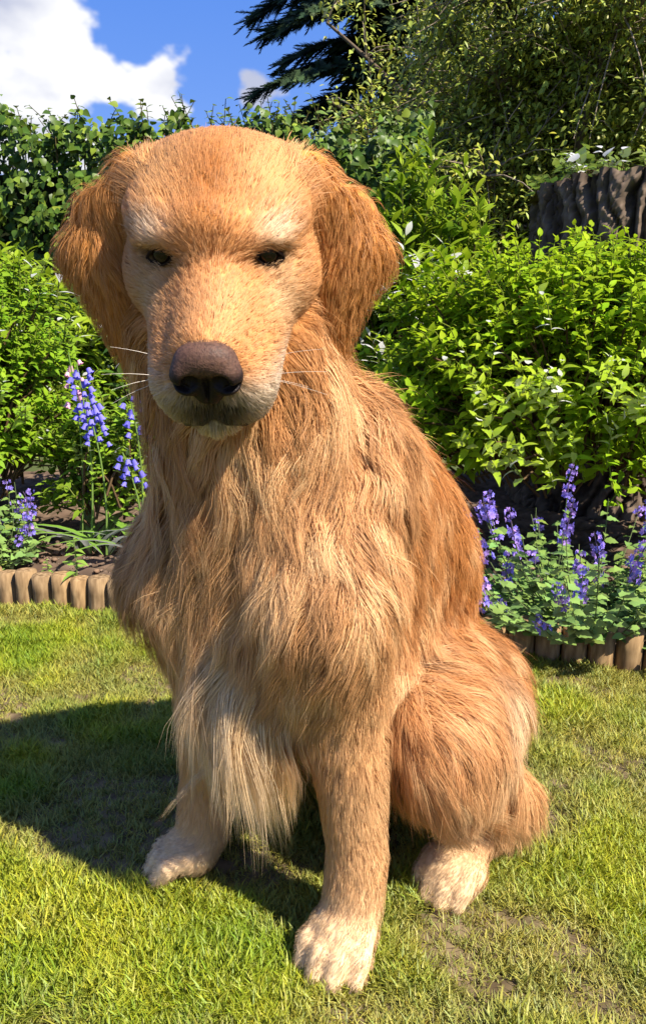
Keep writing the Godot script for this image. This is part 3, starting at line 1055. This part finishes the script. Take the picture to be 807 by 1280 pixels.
func dog_body() -> Array:
	var spine := Basis(Vector3(1, 0, 0), 0.5)     # the trunk leans: its y runs up the spine
	var out := [
		ball(Vector3(0, 0.385, -0.16), Vector3(0.102, 0.2, 0.14), spine, fur(Vector3(-0.15, -1, -0.1), 0.055, GOLD.lerp(RED, 0.5), 0.3, 0.5)),
		ball(Vector3(0.01, 0.47, -0.2), Vector3(0.08, 0.1, 0.065), spine, fur(Vector3(0, -0.8, -0.6), 0.04, RED, 0.2, 0.3)),
		ball(Vector3(0.02, 0.37, -0.29), Vector3(0.1, 0.16, 0.07), spine, fur(Vector3(0, -0.9, -0.4), 0.04, RED, 0.2, 0.3)),
		ball(Vector3(-0.005, 0.462, -0.02), Vector3(0.080, 0.1, 0.053), Basis(), fur(Vector3(-0.2, -1, 0.15), 0.09, PALE, 0.35, 0.8)),
		ball(Vector3(0, 0.305, -0.03), Vector3(0.064, 0.07, 0.055), Basis(), fur(Vector3(0, -1, 0.1), 0.165, CREAM, 0.3, 0.35)),
		ball(Vector3(0, 0.26, -0.19), Vector3(0.08, 0.1, 0.1), Basis(), fur(Vector3(0, -1, -0.1), 0.12, CREAM)),
		ball(Vector3(0, 0.16, -0.32), Vector3(0.11, 0.12, 0.1), Basis(), fur(Vector3(0, -0.8, -0.5), 0.05, RED, 0.25, 0.35)),
		bone(Vector3(-0.012, 0.50, -0.07), Vector3(0.004, 0.65, 0.01), 0.1, 0.078, fur(Vector3(-0.25, -1, 0.1), 0.07, GOLD.lerp(PALE, 0.3), 0.3, 0.8)),
		bone(Vector3(0, 0.07, -0.42), Vector3(-0.2, 0.03, -0.56), 0.03, 0.016, fur(Vector3(-0.6, -0.6, -0.6), 0.07, GOLD)),
	]
	for s in [1.0, -1.0]:
		out.append(bone(Vector3(s * 0.065, 0.52, -0.11), Vector3(s * 0.085, 0.38, -0.02), 0.045, 0.052, fur(Vector3(-0.4 if s > 0 else 0.1, -1, 0.1), 0.06, GOLD.lerp(PALE, 0.3), 0.3, 0.7)))
		out.append(bone(Vector3(s * 0.085, 0.38, -0.02), Vector3(s * 0.088, 0.25, -0.055), 0.05, 0.036, fur(Vector3(-0.25 if s > 0 else 0.1, -1, 0.0), 0.045, GOLD.lerp(PALE, 0.5), 0.28, 0.5)))
		# hind leg
		out.append(bone(Vector3(s * 0.184, 0.21, -0.25), Vector3(s * 0.165, 0.145, -0.15), 0.016, 0.012, fur(Vector3(s * -0.3, -0.6, 0.8), 0.065, CREAM, 0.35, 0.5)))
		out.append(bone(Vector3(s * 0.1, 0.18, -0.3), Vector3(s * 0.14, 0.19, -0.17), 0.09, 0.05, fur(Vector3(s * 0.6, -0.8, -0.1), 0.05, GOLD)))
		out.append(bone(Vector3(s * 0.14, 0.18, -0.17), Vector3(s * 0.18, 0.07, -0.29), 0.045, 0.03, fur(Vector3(s * 0.8, -0.7, -0.2), 0.08, GOLD.lerp(PALE, 0.4), 0.4, 0.35)))
	return out

func dog_feet() -> Array:
	var out := []
	for s in [1.0, -1.0]:
		var cx: float = 0.102 if s > 0 else -0.114
		var fz: float = -0.05 if s > 0 else -0.06
		out.append(bone(Vector3(s * 0.088, 0.27, -0.055), Vector3(cx, 0.1, fz - 0.005), 0.039, 0.026, fur(Vector3(0, -1, -0.1), 0.016, PALE, 0.15, 0.12)))
		out.append(bone(Vector3(s * 0.09, 0.235, -0.085), Vector3(cx, 0.13, fz - 0.026), 0.012, 0.006, fur(Vector3(s * 0.05, -1, -0.35), 0.06 if s > 0 else 0.03, CREAM, 0.25, 0.4)))
		out.append(bone(Vector3(cx, 0.1, fz - 0.005), Vector3(cx, 0.05, fz + 0.003), 0.028, 0.03, fur(Vector3(0, -1, 0.1), 0.014, PALE, 0.12, 0.1)))
		paw(out, Vector3(cx, 0, fz + 0.015), 0.1 if s > 0 else -1.0)
		out.append(bone(Vector3(s * 0.18, 0.06, -0.3), Vector3(s * 0.158, 0.034, -0.19), 0.028, 0.022, fur(Vector3(0, -0.5, 0.7), 0.014, PALE, 0.12, 0.1)))
		paw(out, Vector3(s * 0.157, 0, -0.19), s * -0.15, 0.88)
	return out

var claws := []

func paw(out: Array, at: Vector3, turn: float, size := 1.0):
	var b := Basis(Vector3.UP, turn) * size
	var f := b * Vector3(0, -0.4, 1)
	out.append(ball(at + b * Vector3(0, 0.032, 0.006), Vector3(0.034, 0.025, 0.032), b, fur(f, 0.009, CREAM.lerp(PALE, 0.4), 0.1, 0.1)))
	for k in 4:
		var tx: float = [-0.0285, -0.0098, 0.0098, 0.0285][k]
		var far := 0.045 if k in [1, 2] else 0.034
		out.append(bone(at + b * Vector3(tx * 0.8, 0.036, far - 0.03), at + b * Vector3(tx, 0.026, far - 0.004), 0.0100, 0.0108, fur(f, 0.0046, CREAM.lerp(PALE, 0.4), 0.08, 0.1)))
		claws.append([at + b * Vector3(tx, 0.012, far + 0.0145), b * Vector3(0, -0.007, 0.006)])
		out.append(bone(at + b * Vector3(tx, 0.026, far - 0.004), at + b * Vector3(tx * 1.02, 0.011, far + 0.008), 0.0108, 0.0092, fur(f, 0.0042, CREAM.lerp(PALE, 0.3), 0.08, 0.1)))

# head axes: x to the dog's left, y out of the brow, z along the muzzle; origin between the eyes
func dog_head() -> Array:
	var s2 := fur(Vector3(0, 0, -1), 0.013, GOLD, 0.07, 0.1)
	var out := [
		ball(Vector3(0, 0.002, -0.075), Vector3(0.064, 0.06, 0.071), Basis(), s2),
		ball(Vector3(0, -0.03, -0.09), Vector3(0.07, 0.06, 0.06), Basis(), s2),
		ball(Vector3(0, 0.010, -0.007), Vector3(0.034, 0.028, 0.015), Basis(), s2),
		bone(Vector3(0, -0.030, -0.01), Vector3(0, -0.040, 0.070), 0.035, 0.025, s2),
		bone(Vector3(0, -0.085, -0.03), Vector3(0, -0.101, 0.064), 0.022, 0.014, s2),
	]
	for s in [1.0, -1.0]:
		out.append(ball(Vector3(s * 0.042, 0.022, -0.038), Vector3(0.026, 0.018, 0.024), Basis(), s2))
		out.append(ball(Vector3(s * 0.046, 0.0128, -0.013), Vector3(0.015, 0.005, 0.009), Basis(Vector3.UP, s * 0.45) * Basis(Vector3(0, 0, 1), s * -0.24), s2))
		out.append(ball(Vector3(s * 0.028, 0.016, -0.085), Vector3(0.042, 0.036, 0.05), Basis(), s2))
		out.append(ball(Vector3(s * 0.047, -0.03, -0.04), Vector3(0.03, 0.036, 0.04), Basis(), s2))
		out.append(bone(Vector3(s * 0.025, -0.052, 0.0), Vector3(s * 0.020, -0.067, 0.062), 0.030, 0.0255, s2))
		out.append(ball(Vector3(s * 0.021, -0.086, 0.047), Vector3(0.019, 0.023, 0.028), Basis(), s2))
		out.append(ball(Vector3(s * 0.043, -0.001, 0.006), Vector3(0.0122, 0.0058, 0.012), Basis(Vector3(0, 0, 1), s * -0.24), {"neg": true}))
	return out

func dog_ears() -> Array:
	var out := []
	for s in [1.0, -1.0]:
		var t := Basis(Vector3(0, 1, 0), s * 0.35) * Basis(Vector3(0, 0, 1), s * -0.15)
		for e in [[Vector3(0.068, 0.022, -0.084), Vector3(0.026, 0.03, 0.017)], [Vector3(0.098, -0.008, -0.077), Vector3(0.034, 0.034, 0.012)], [Vector3(0.122, -0.034, -0.067), Vector3(0.026, 0.024, 0.010)], [Vector3(0.100, -0.062, -0.053), Vector3(0.023, 0.030, 0.008)], [Vector3(0.094, -0.102, -0.046), Vector3(0.011, 0.030, 0.006)]]:
			var c: Vector3 = e[0]
			var a := fur(Vector3(s * 0.12, -1, 0.1), 0.021, Color(0.60, 0.26, 0.066), 0.08, 0.35)
			a["ear"] = true
			out.append(ball(Vector3(s * c.x, c.y, c.z), e[1], t, a))
	return out

var fields := []

func skin_at(p: Vector3) -> float:
	var d := 0.05
	for g in fields:
		d = minf(d, field_at(g, p))
	return d

func skin_grad(p: Vector3) -> Vector3:
	var h := 0.005
	var g := Vector3(skin_at(p + Vector3(h, 0, 0)) - skin_at(p - Vector3(h, 0, 0)), skin_at(p + Vector3(0, h, 0)) - skin_at(p - Vector3(0, h, 0)), skin_at(p + Vector3(0, 0, h)) - skin_at(p - Vector3(0, 0, h)))
	return g.normalized() if g.length_squared() > 1e-12 else Vector3.UP

# what grows at each vertex: flow, [length, lift, wave, kind], colour
func coat(v: PackedVector3Array, blobs: Array) -> Dictionary:
	var flow := PackedVector3Array()
	var col := PackedColorArray()
	var len := PackedFloat32Array()
	var lift := PackedFloat32Array()
	var wave := PackedFloat32Array()
	var face := PackedFloat32Array()
	var ear := PackedFloat32Array()
	var hairy := []
	for b in blobs:
		if b.has("flow"):
			hairy.append(b)
	for p in v:
		var f := Vector3.ZERO
		var c := Color(0, 0, 0)
		var l := 0.0
		var li := 0.0
		var wa := 0.0
		var fa := 0.0
		var ea := 0.0
		var w := 1e-9
		for b in hairy:
			var d := dist(p, b)
			if d > 0.07:
				continue
			var k := exp(-maxf(d, -0.01) / 0.014)
			w += k
			f += b.flow * k
			c += b.col * k
			l += b.len * k
			li += b.lift * k
			wa += b.wave * k
			if b.has("ear"):
				ea += k
			elif b.has("head"):
				fa += k
		flow.append((f / w))
		col.append(c / w)
		len.append(l / w)
		lift.append(li / w)
		wave.append(wa / w)
		face.append(fa / w)
		ear.append(ea / w)
	return {"flow": flow, "col": col, "len": len, "lift": lift, "wave": wave, "face": face, "ear": ear}

func blot(p: Vector3, c: Vector3, r: Vector3) -> float:
	return exp(-((p - c) / r).length_squared())

# colour and lie of the short hair on the face; q in head axes, ax mirrors left and right
func face_coat(q: Vector3) -> Dictionary:
	var a := Vector3(absf(q.x), q.y, q.z)
	var c := GOLD.lerp(PALE, 0.25)
	c = c.lerp(Color(0.50, 0.19, 0.042), 0.9 * blot(a, Vector3(0, 0.05, -0.03), Vector3(0.022, 0.04, 0.05)))
	c = c.lerp(Color(0.70, 0.42, 0.17), 0.5 * blot(a, Vector3(0.045, 0.05, -0.04), Vector3(0.022, 0.03, 0.05)))
	c = c.lerp(Color(0.72, 0.55, 0.38), 0.95 * blot(a, Vector3(0.05, 0.02, -0.004), Vector3(0.016, 0.011, 0.02)))
	c = c.lerp(Color(0.70, 0.48, 0.26), 0.8 * blot(a, Vector3(0.052, -0.03, 0.0), Vector3(0.016, 0.03, 0.03)))
	c = c.lerp(Color(0.33, 0.13, 0.045), 0.4 * blot(a, Vector3(0.026, 0.0, 0.01), Vector3(0.007, 0.008, 0.02)))
	c = c.lerp(Color(0.62, 0.34, 0.15), 0.7 * blot(a, Vector3(0, -0.02, 0.05), Vector3(0.03, 0.03, 0.04)))
	var lip := smoothstep(-0.045, -0.070, q.y) * smoothstep(-0.01, 0.04, q.z)
	c = c.lerp(Color(0.78, 0.64, 0.47), lip * 0.9)
	c = c.lerp(Color(0.035, 0.03, 0.029), minf(1.0, 1.15 * blot(a, Vector3(0.008, -0.080, 0.085), Vector3(0.022, 0.019, 0.028))))
	c = c.lerp(Color(0.85, 0.78, 0.66), 0.9 * blot(a, Vector3(0, -0.112, 0.065), Vector3(0.02, 0.008, 0.03)))
	var from := Vector3(0, -0.03, 0.11)
	var f := (q - from).normalized() + Vector3(q.x * 5.0, 0, -0.3)
	if q.z > 0.0 and q.y < -0.045:
		f += Vector3(0, -0.5, -0.6) * smoothstep(-0.045, -0.06, q.y)
	var l := 0.0085 + 0.018 * smoothstep(0.01, -0.09, q.z) + 0.006 * smoothstep(-0.05, -0.09, q.y)
	l += 0.016 * smoothstep(0.040, 0.058, a.x) * smoothstep(-0.03, -0.06, q.z) * smoothstep(-0.02, 0.015, q.y)
	var eye := blot(a, Vector3(0.043, -0.001, 0.0), Vector3(0.0148, 0.0080, 0.03))
	c = c.lerp(Color(0.02, 0.014, 0.011), minf(1.0, 2.0 * blot(a, Vector3(0.043, -0.001, -0.006), Vector3(0.0118, 0.0064, 0.012))))
	c = c.lerp(Color(0.016, 0.012, 0.012), smoothstep(0.9, 0.7, ((a - Vector3(0, -0.045, 0.094)) / Vector3(0.030, 0.022, 0.022)).length()))
	var bald := clampf(1.0 - 1.6 * eye, 0.0, 1.0) * (1.0 - smoothstep(0.9, 0.45, ((a - Vector3(0, -0.043, 0.094)) / Vector3(0.030, 0.022, 0.022)).length()))
	var ly := -0.088 - 0.016 * sqrt(a.x / 0.04)
	if q.z > 0.03 and a.x < 0.043:
		bald *= smoothstep(0.002, 0.007, absf(q.y - ly))
		c = c.lerp(Color(0.025, 0.018, 0.016), smoothstep(0.006, 0.003, absf(q.y - ly)))
		if q.y < -0.05 and q.y > ly:
			c = c.lerp(Color(0.03, 0.022, 0.02), smoothstep(0.005, 0.002, a.x))
	return {"flow": f, "col": c, "len": l * bald}

var hv := PackedVector3Array()
var hn := PackedVector3Array()
var hc := PackedColorArray()
var hi := PackedInt32Array()

# one hair: a ribbon of four steps that narrows to its tip
func hair(pts: Array, n: Vector3, wide: float, c: Color, tip: Color):
	var at := hv.size()
	var m := pts.size() - 1
	for j in m + 1:
		var t: Vector3 = (pts[mini(j + 1, m)] - pts[maxi(j - 1, 0)])
		var side := n.cross(t).normalized() * wide * (1.0 - 0.75 * j / m) * 0.5
		var col := c.lerp(tip, float(j) / m)
		if j < m:
			hv.append(pts[j] - side)
			hv.append(pts[j] + side)
			hn.append(n)
			hn.append(n)
			hc.append(col)
			hc.append(col)
			if j > 0:
				hi.append_array(PackedInt32Array([at + 2 * j - 2, at + 2 * j - 1, at + 2 * j, at + 2 * j - 1, at + 2 * j + 1, at + 2 * j]))
		else:
			hv.append(pts[j])
			hn.append(n)
			hc.append(col)
			hi.append_array(PackedInt32Array([at + 2 * m - 2, at + 2 * m - 1, at + 2 * m]))

func grow(net: Dictionary, ct: Dictionary, to_cam: Vector3, kind: int):
	var v: PackedVector3Array = net.v
	var n: PackedVector3Array = net.n
	var ix: PackedInt32Array = net.ix
	var inv := head_x.affine_inverse()
	var owed := 0.0
	for t in range(0, ix.size(), 3):
		var i0 := ix[t]
		var i1 := ix[t + 1]
		var i2 := ix[t + 2]
		var mid := (v[i0] + v[i1] + v[i2]) / 3.0
		var facing: float = n[i0].dot((to_cam - mid).normalized())
		var thin := 1.0 if facing > -0.15 else 0.22     # fewer hairs on the far side of the dog
		var inside := false
		for g in fields:
			if g != fields[kind] and field_at(g, mid) < -0.002:
				inside = true
		if inside or mid.y < 0.004:
			continue
		var area := (v[i1] - v[i0]).cross(v[i2] - v[i0]).length() * 0.5
		var ln := ct.len[i0] as float
		var short := ln < 0.025
		var guides := 75000.0 if kind == 1 else 52000.0 if kind == 3 else (16500.0 if not short else 60000.0)
		owed += area * guides * thin
		while owed > rng.randf():
			owed -= 1.0
			var u := rng.randf()
			var w := rng.randf()
			if u + w > 1.0:
				u = 1.0 - u
				w = 1.0 - w
			var p := v[i0] + (v[i1] - v[i0]) * u + (v[i2] - v[i0]) * w
			var x0 := 1.0 - u - w
			var nn := (n[i0] * x0 + n[i1] * u + n[i2] * w).normalized()
			lock(p, nn, ct.flow[i0] * x0 + ct.flow[i1] * u + ct.flow[i2] * w, ct.len[i0] * x0 + ct.len[i1] * u + ct.len[i2] * w, ct.lift[i0], ct.wave[i0] * x0 + ct.wave[i1] * u + ct.wave[i2] * w, ct.col[i0] * x0 + ct.col[i1] * u + ct.col[i2] * w, ct.face[i0], ct.ear[i0])

func lock(p: Vector3, n: Vector3, flow: Vector3, length: float, lift: float, wave: float, col: Color, face: float, ear: float):
	var long := smoothstep(0.02, 0.05, length)
	if length < 0.0035:
		return
	# lie of the hair
	var turn := wob.get_noise_3d(p.x * 9.0, p.y * 7.0, p.z * 9.0) * wave * 1.5 + fine.get_noise_3d(p.x * 30.0, p.y * 18.0, p.z * 30.0) * wave * 0.3 + rng.randfn(0, 0.07)
	var dir := flow - n * flow.dot(n)
	if dir.length_squared() < 1e-6:
		dir = Vector3.DOWN
	dir = dir.normalized().rotated(n, turn)
	dir = (dir + n * lift * rng.randf_range(0.7, 1.6)).normalized()
	var L := length * rng.randf_range(0.75, 1.2)
	var m := 4
	var g := [p]
	var q := p
	var puff := clampf(1.0 + 3.4 * wave * wob.get_noise_3d(p.x * 24.0, p.y * 11.0 + 4.0, p.z * 24.0) * long, 0.25, 2.3)
	var phase := wob.get_noise_3d(p.x * 10.0 + 9.0, p.y * 9.0, p.z * 10.0) * 7.0
	for j in range(1, m + 1):
		q += dir * (L / m)
		var d := skin_at(q)
		var low := 0.0015 + 0.17 * length * puff * (1.0 - 0.4 * j / m)
		if d < 0.04:
			var gr := skin_grad(q)
			if d < low:
				q += gr * minf(low - d, 0.010)
			if d > -0.004:
				dir = (dir - gr * dir.dot(gr) * 0.55).normalized()
			n = (n + gr * 0.3).normalized()
		dir = (dir + Vector3(0, -0.28, 0) * long).normalized()
		dir = dir.rotated(n, sin(phase + j * 1.8) * 0.62 * wave + rng.randfn(0, 0.04))
		if q.y < 0.004:
			q.y = 0.004
		g.append(q)
	# colour of the lock
	var shade := wob.get_noise_3d(p.x * 26.0 + 5.0, p.y * 11.0, p.z * 26.0) * lerpf(0.3, 1.25, long) * (0.45 + wave) + rng.randfn(0, lerpf(0.05, 0.12, long))
	col = col.lerp(Color(0.85, 0.58, 0.29), clampf(shade, 0.0, 0.8) * (0.35 + 0.65 * long)).lerp(col * 0.58, clampf(-shade, 0.0, 0.7))
	var many := 10 if face > 0.5 else int(lerpf(8.0, 25.0, long))
	var rc := lerpf(0.0034, 0.0105, long)
	var wide := lerpf(0.00042, 0.00062, long)
	var pinch := lerpf(0.3, 0.72, long)
	var a := n.cross(dir).normalized()
	var b := n.cross(a)
	for k in many:
		var ang := rng.randf() * TAU
		var rr := sqrt(rng.randf()) * rc
		var ox := cos(ang) * rr
		var oy := sin(ang) * rr
		var off := a * ox + b * oy
		var cut := rng.randf_range(0.65, 1.0)
		var stray := rng.randf() < 0.05
		var js := rng.randfn(0, 0.0006 + 0.0018 * long) * (1.0 + (2.0 + 1.0 * long) * float(stray))
		var jn := absf(rng.randfn(0, 0.0005 + 0.0022 * long)) * (1.0 + (2.0 + 1.5 * long) * float(stray))
		var pts := []
		for j in m + 1:
			var s := cut * j
			var j0 := mini(int(s), m - 1)
			var x: Vector3 = g[j0].lerp(g[j0 + 1], s - j0)
			var tt := s / m
			pts.append(x + off * (1.0 - pinch * tt) + a * js * tt + n * jn * tt)
		var nk := (n + off / rc * 0.45 + Vector3(rng.randfn(0, 0.12), rng.randfn(0, 0.12), rng.randfn(0, 0.12))).normalized()
		var ck := col * (rng.randf_range(0.93, 1.07) if face > 0.5 else rng.randf_range(0.82, 1.16))
		hair(pts, nk, wide * rng.randf_range(0.7, 1.3), ck, ck.lerp(Color(0.8, 0.62, 0.4), 0.12))

func make_dog():
	rng.seed = 7
	var dog := Node3D.new()
	dog.name = "dog"
	add_child(dog)
	dog.position = DOG_AT
	dog.rotation.y = DOG_TURN
	tag(dog, "golden long-haired dog sitting on the lawn and facing the camera", "dog")
	var eye_mid := Vector3(-0.0834, 0.6881, -0.6177)
	var hb := Basis(Vector3(1, 0, 0), HEAD_TILT)
	head_x = dog.transform.affine_inverse() * Transform3D(hb, eye_mid)
	var to_cam: Vector3 = dog.transform.affine_inverse() * Vector3(0, 0.62, 0)
	var t0 := Time.get_ticks_msec()
	var body := dog_body()
	var feet := dog_feet()
	var head := dog_head()
	var ears := dog_ears()
	for b in head + ears:
		if b.e:
			b.inv = b.inv * head_x.basis.transposed()
		else:
			b.b = head_x * b.b
		b.a = head_x * b.a
		if b.has("flow"):
			b.flow = head_x.basis * b.flow
		b["head"] = true
	fields = [field(body, 0.009, 0.014), field(head, 0.004, 0.006), field(feet, 0.0033, 0.0022), field(ears, 0.004, 0.007)]
	var net := [nets(fields[0]), nets(fields[1]), nets(fields[2]), nets(fields[3])]
	var v := PackedVector3Array()
	var n := PackedVector3Array()
	var c := PackedColorArray()
	var ix := PackedInt32Array()
	var sets := [body + feet + head, head + body, feet + body, ears]
	var inv := head_x.affine_inverse()
	for k in 4:
		var ct := coat(net[k].v, sets[k])
		if k == 1:
			for i in net[k].v.size():
				var fa: float = ct.face[i]
				if fa > 0.02:
					var fc := face_coat(inv * net[k].v[i])
					var w := smoothstep(0.2, 0.6, fa)
					ct.flow[i] = ct.flow[i].lerp((head_x.basis * fc.flow).normalized(), w)
					ct.col[i] = ct.col[i].lerp(fc.col, w)
					ct.len[i] = lerpf(ct.len[i], fc.len, w)
					ct.wave[i] = lerpf(ct.wave[i], 0.08, w)
		var base := v.size()
		v.append_array(net[k].v)
		n.append_array(net[k].n)
		c.append_array(ct.col)
		for i in net[k].ix:
			ix.append(i + base)
		if FURRY:
			grow(net[k], ct, to_cam, k)
			put(["coat", "head_fur", "leg_fur", "ear_fur"][k], amesh(hv, hn, hc, hi), vmat(0.5, 0.33, 0.5), dog).set_meta("kind", "stuff")
			print(["coat", "head_fur", "leg_fur", "ear_fur"][k], " hairs: ", hi.size() / 21, " ms ", Time.get_ticks_msec() - t0)
			hv = PackedVector3Array()
			hn = PackedVector3Array()
			hc = PackedColorArray()
			hi = PackedInt32Array()
	make_face(dog)
	put("body", amesh(v, n, c, ix), vmat(0.9, 0.2), dog)
	print("dog done ", Time.get_ticks_msec() - t0, " ", v.size())

func make_face(dog: Node3D):
	# nose
	var blobs := [ball(Vector3(0, -0.035, 0.090), Vector3(0.022, 0.014, 0.015)), ball(Vector3(0, -0.060, 0.089), Vector3(0.012, 0.013, 0.011))]
	for s in [1.0, -1.0]:
		blobs.append(ball(Vector3(s * 0.0145, -0.047, 0.094), Vector3(0.012, 0.0145, 0.012)))
		blobs.append(ball(Vector3(s * 0.0108, -0.0475, 0.1055), Vector3(0.0065, 0.0062, 0.009), Basis(), {"neg": true}))
		blobs.append(ball(Vector3(s * 0.0195, -0.0525, 0.1015), Vector3(0.008, 0.0022, 0.007), Basis(Vector3(0, 0, 1), s * 0.25), {"neg": true}))
	blobs.append(ball(Vector3(0, -0.059, 0.1035), Vector3(0.0008, 0.011, 0.009), Basis(), {"neg": true}))
	var g := field(blobs, 0.0012, 0.0022, 0.012)
	var net := nets(g)
	var c := PackedColorArray()
	for p in net.v:
		var k := smoothstep(-0.046, -0.036, p.y) * (0.8 + 0.4 * fine.get_noise_3d(p.x * 300.0, p.y * 300.0, p.z * 300.0))
		c.append(Color(0.012, 0.009, 0.009).lerp(Color(0.12, 0.065, 0.046), clampf(k, 0, 1)))
	var nm := vmat(0.5, 0.28)
	var nt := NoiseTexture2D.new()
	nt.width = 256
	nt.height = 256
	nt.seamless = true
	var cells := FastNoiseLite.new()
	cells.noise_type = FastNoiseLite.TYPE_CELLULAR
	cells.frequency = 0.06
	nt.noise = cells
	nm.heightmap_enabled = true
	nm.heightmap_texture = nt
	nm.heightmap_scale = 0.04
	nm.uv1_triplanar = true
	nm.uv1_scale = Vector3(45, 45, 45)
	var nose := put("nose", amesh(net.v, net.n, c, net.ix), nm, dog)
	nose.transform = head_x
	# eyes, each with its dark lids
	for s in [1.0, -1.0]:
		var turn := Basis(Vector3.UP, s * 0.45) * Basis(Vector3(0, 0, 1), s * -0.24)
		var at := Vector3(s * 0.043, -0.001, -0.003)
		var sm := SphereMesh.new()
		sm.radius = 0.0115
		sm.height = 0.023
		sm.radial_segments = 32
		sm.rings = 16
		var em := mat(Color(0.014, 0.007, 0.004), 0.06, 0.4)
		var eye := put("eye", sm, em, dog)
		eye.transform = head_x * Transform3D(turn, at - turn * Vector3(0, 0, 0.0105))
		var st := shape()
		var m := 28
		for j in 4:
			for k in m:
				var t := TAU * k / m
				var q := float(j) / 3.0
				var open := 0.0052 if sin(t) < 0.0 else (0.0056 if s < 0 else 0.0044)
				var x := cos(t) * lerpf(0.0104, 0.0135, q)
				var y := sin(t) * lerpf(open, open + 0.0020, q) * (1.0 - 0.45 * pow(cos(t), 2)) - (0.0006 if cos(t) * s < 0 else 0.0) * absf(cos(t))
				var z: float = [-0.003, 0.0016, 0.0018, -0.003][j] - 7.0 * x * x
				st.v.append(Vector3(x, y, z))
				st.n.append(Vector3(cos(t) * (q - 0.4), sin(t) * (q - 0.4), 1).normalized())
				st.c.append(Color(0.03, 0.018, 0.012))
				if j:
					var p := (j - 1) * m + k
					var o := (j - 1) * m + (k + 1) % m
					st.ix.append_array(PackedInt32Array([p, p + m, o, o, p + m, o + m]))
		var lid := put("eyelids", built(st), vmat(0.6, 0.25), dog)
		lid.transform = head_x * Transform3D(turn, at)
	# claws
	for k in claws:
		var cs := shape()
		var p: Vector3 = k[0]
		var d: Vector3 = k[1]
		tube(cs, [p - d * 0.5, p + d * 0.3 + Vector3(0, 0.001, 0), p + d], 0.0032, 0.0008, Color(0.06, 0.045, 0.038), 6)
		put("claw", built(cs), vmat(0.4, 0.4), dog)
	# lips
	var lips := shape()
	var line := []
	for x in [-0.040, -0.033, -0.022, -0.01, 0.0, 0.01, 0.022, 0.033, 0.040]:
		var y := -0.088 - 0.016 * sqrt(absf(x) / 0.04)
		var z := 0.12
		while z > 0.0 and skin_at(head_x * Vector3(x, y, z)) > 0.0:
			z -= 0.001
		line.append(Vector3(x, y, z))
	tube(lips, line, 0.005, 0.005, Color(0.022, 0.016, 0.015), 8)
	put("lips", built(lips), vmat(0.5, 0.4), dog).transform = head_x
	# whiskers
	for s in [1.0, -1.0]:
		for k in 4:
			var w := shape()
			var a := Vector3(s * 0.036, -0.062 - 0.006 * (k % 3), 0.07 - 0.008 * k)
			var d := Vector3(s * 1.0, 0.15 - 0.25 * (k % 3) + rng.randfn(0, 0.1), 0.1 + rng.randfn(0, 0.25)).normalized()
			tube(w, arc(a, a + d * rng.randf_range(0.035, 0.06), Vector3(0, 0.004, 0.004), 6), 0.00024, 0.0001, Color(0.8, 0.72, 0.6), 3)
			put("whisker", built(w), vmat(0.4, 0.5), dog).transform = head_x

const FURRY := true
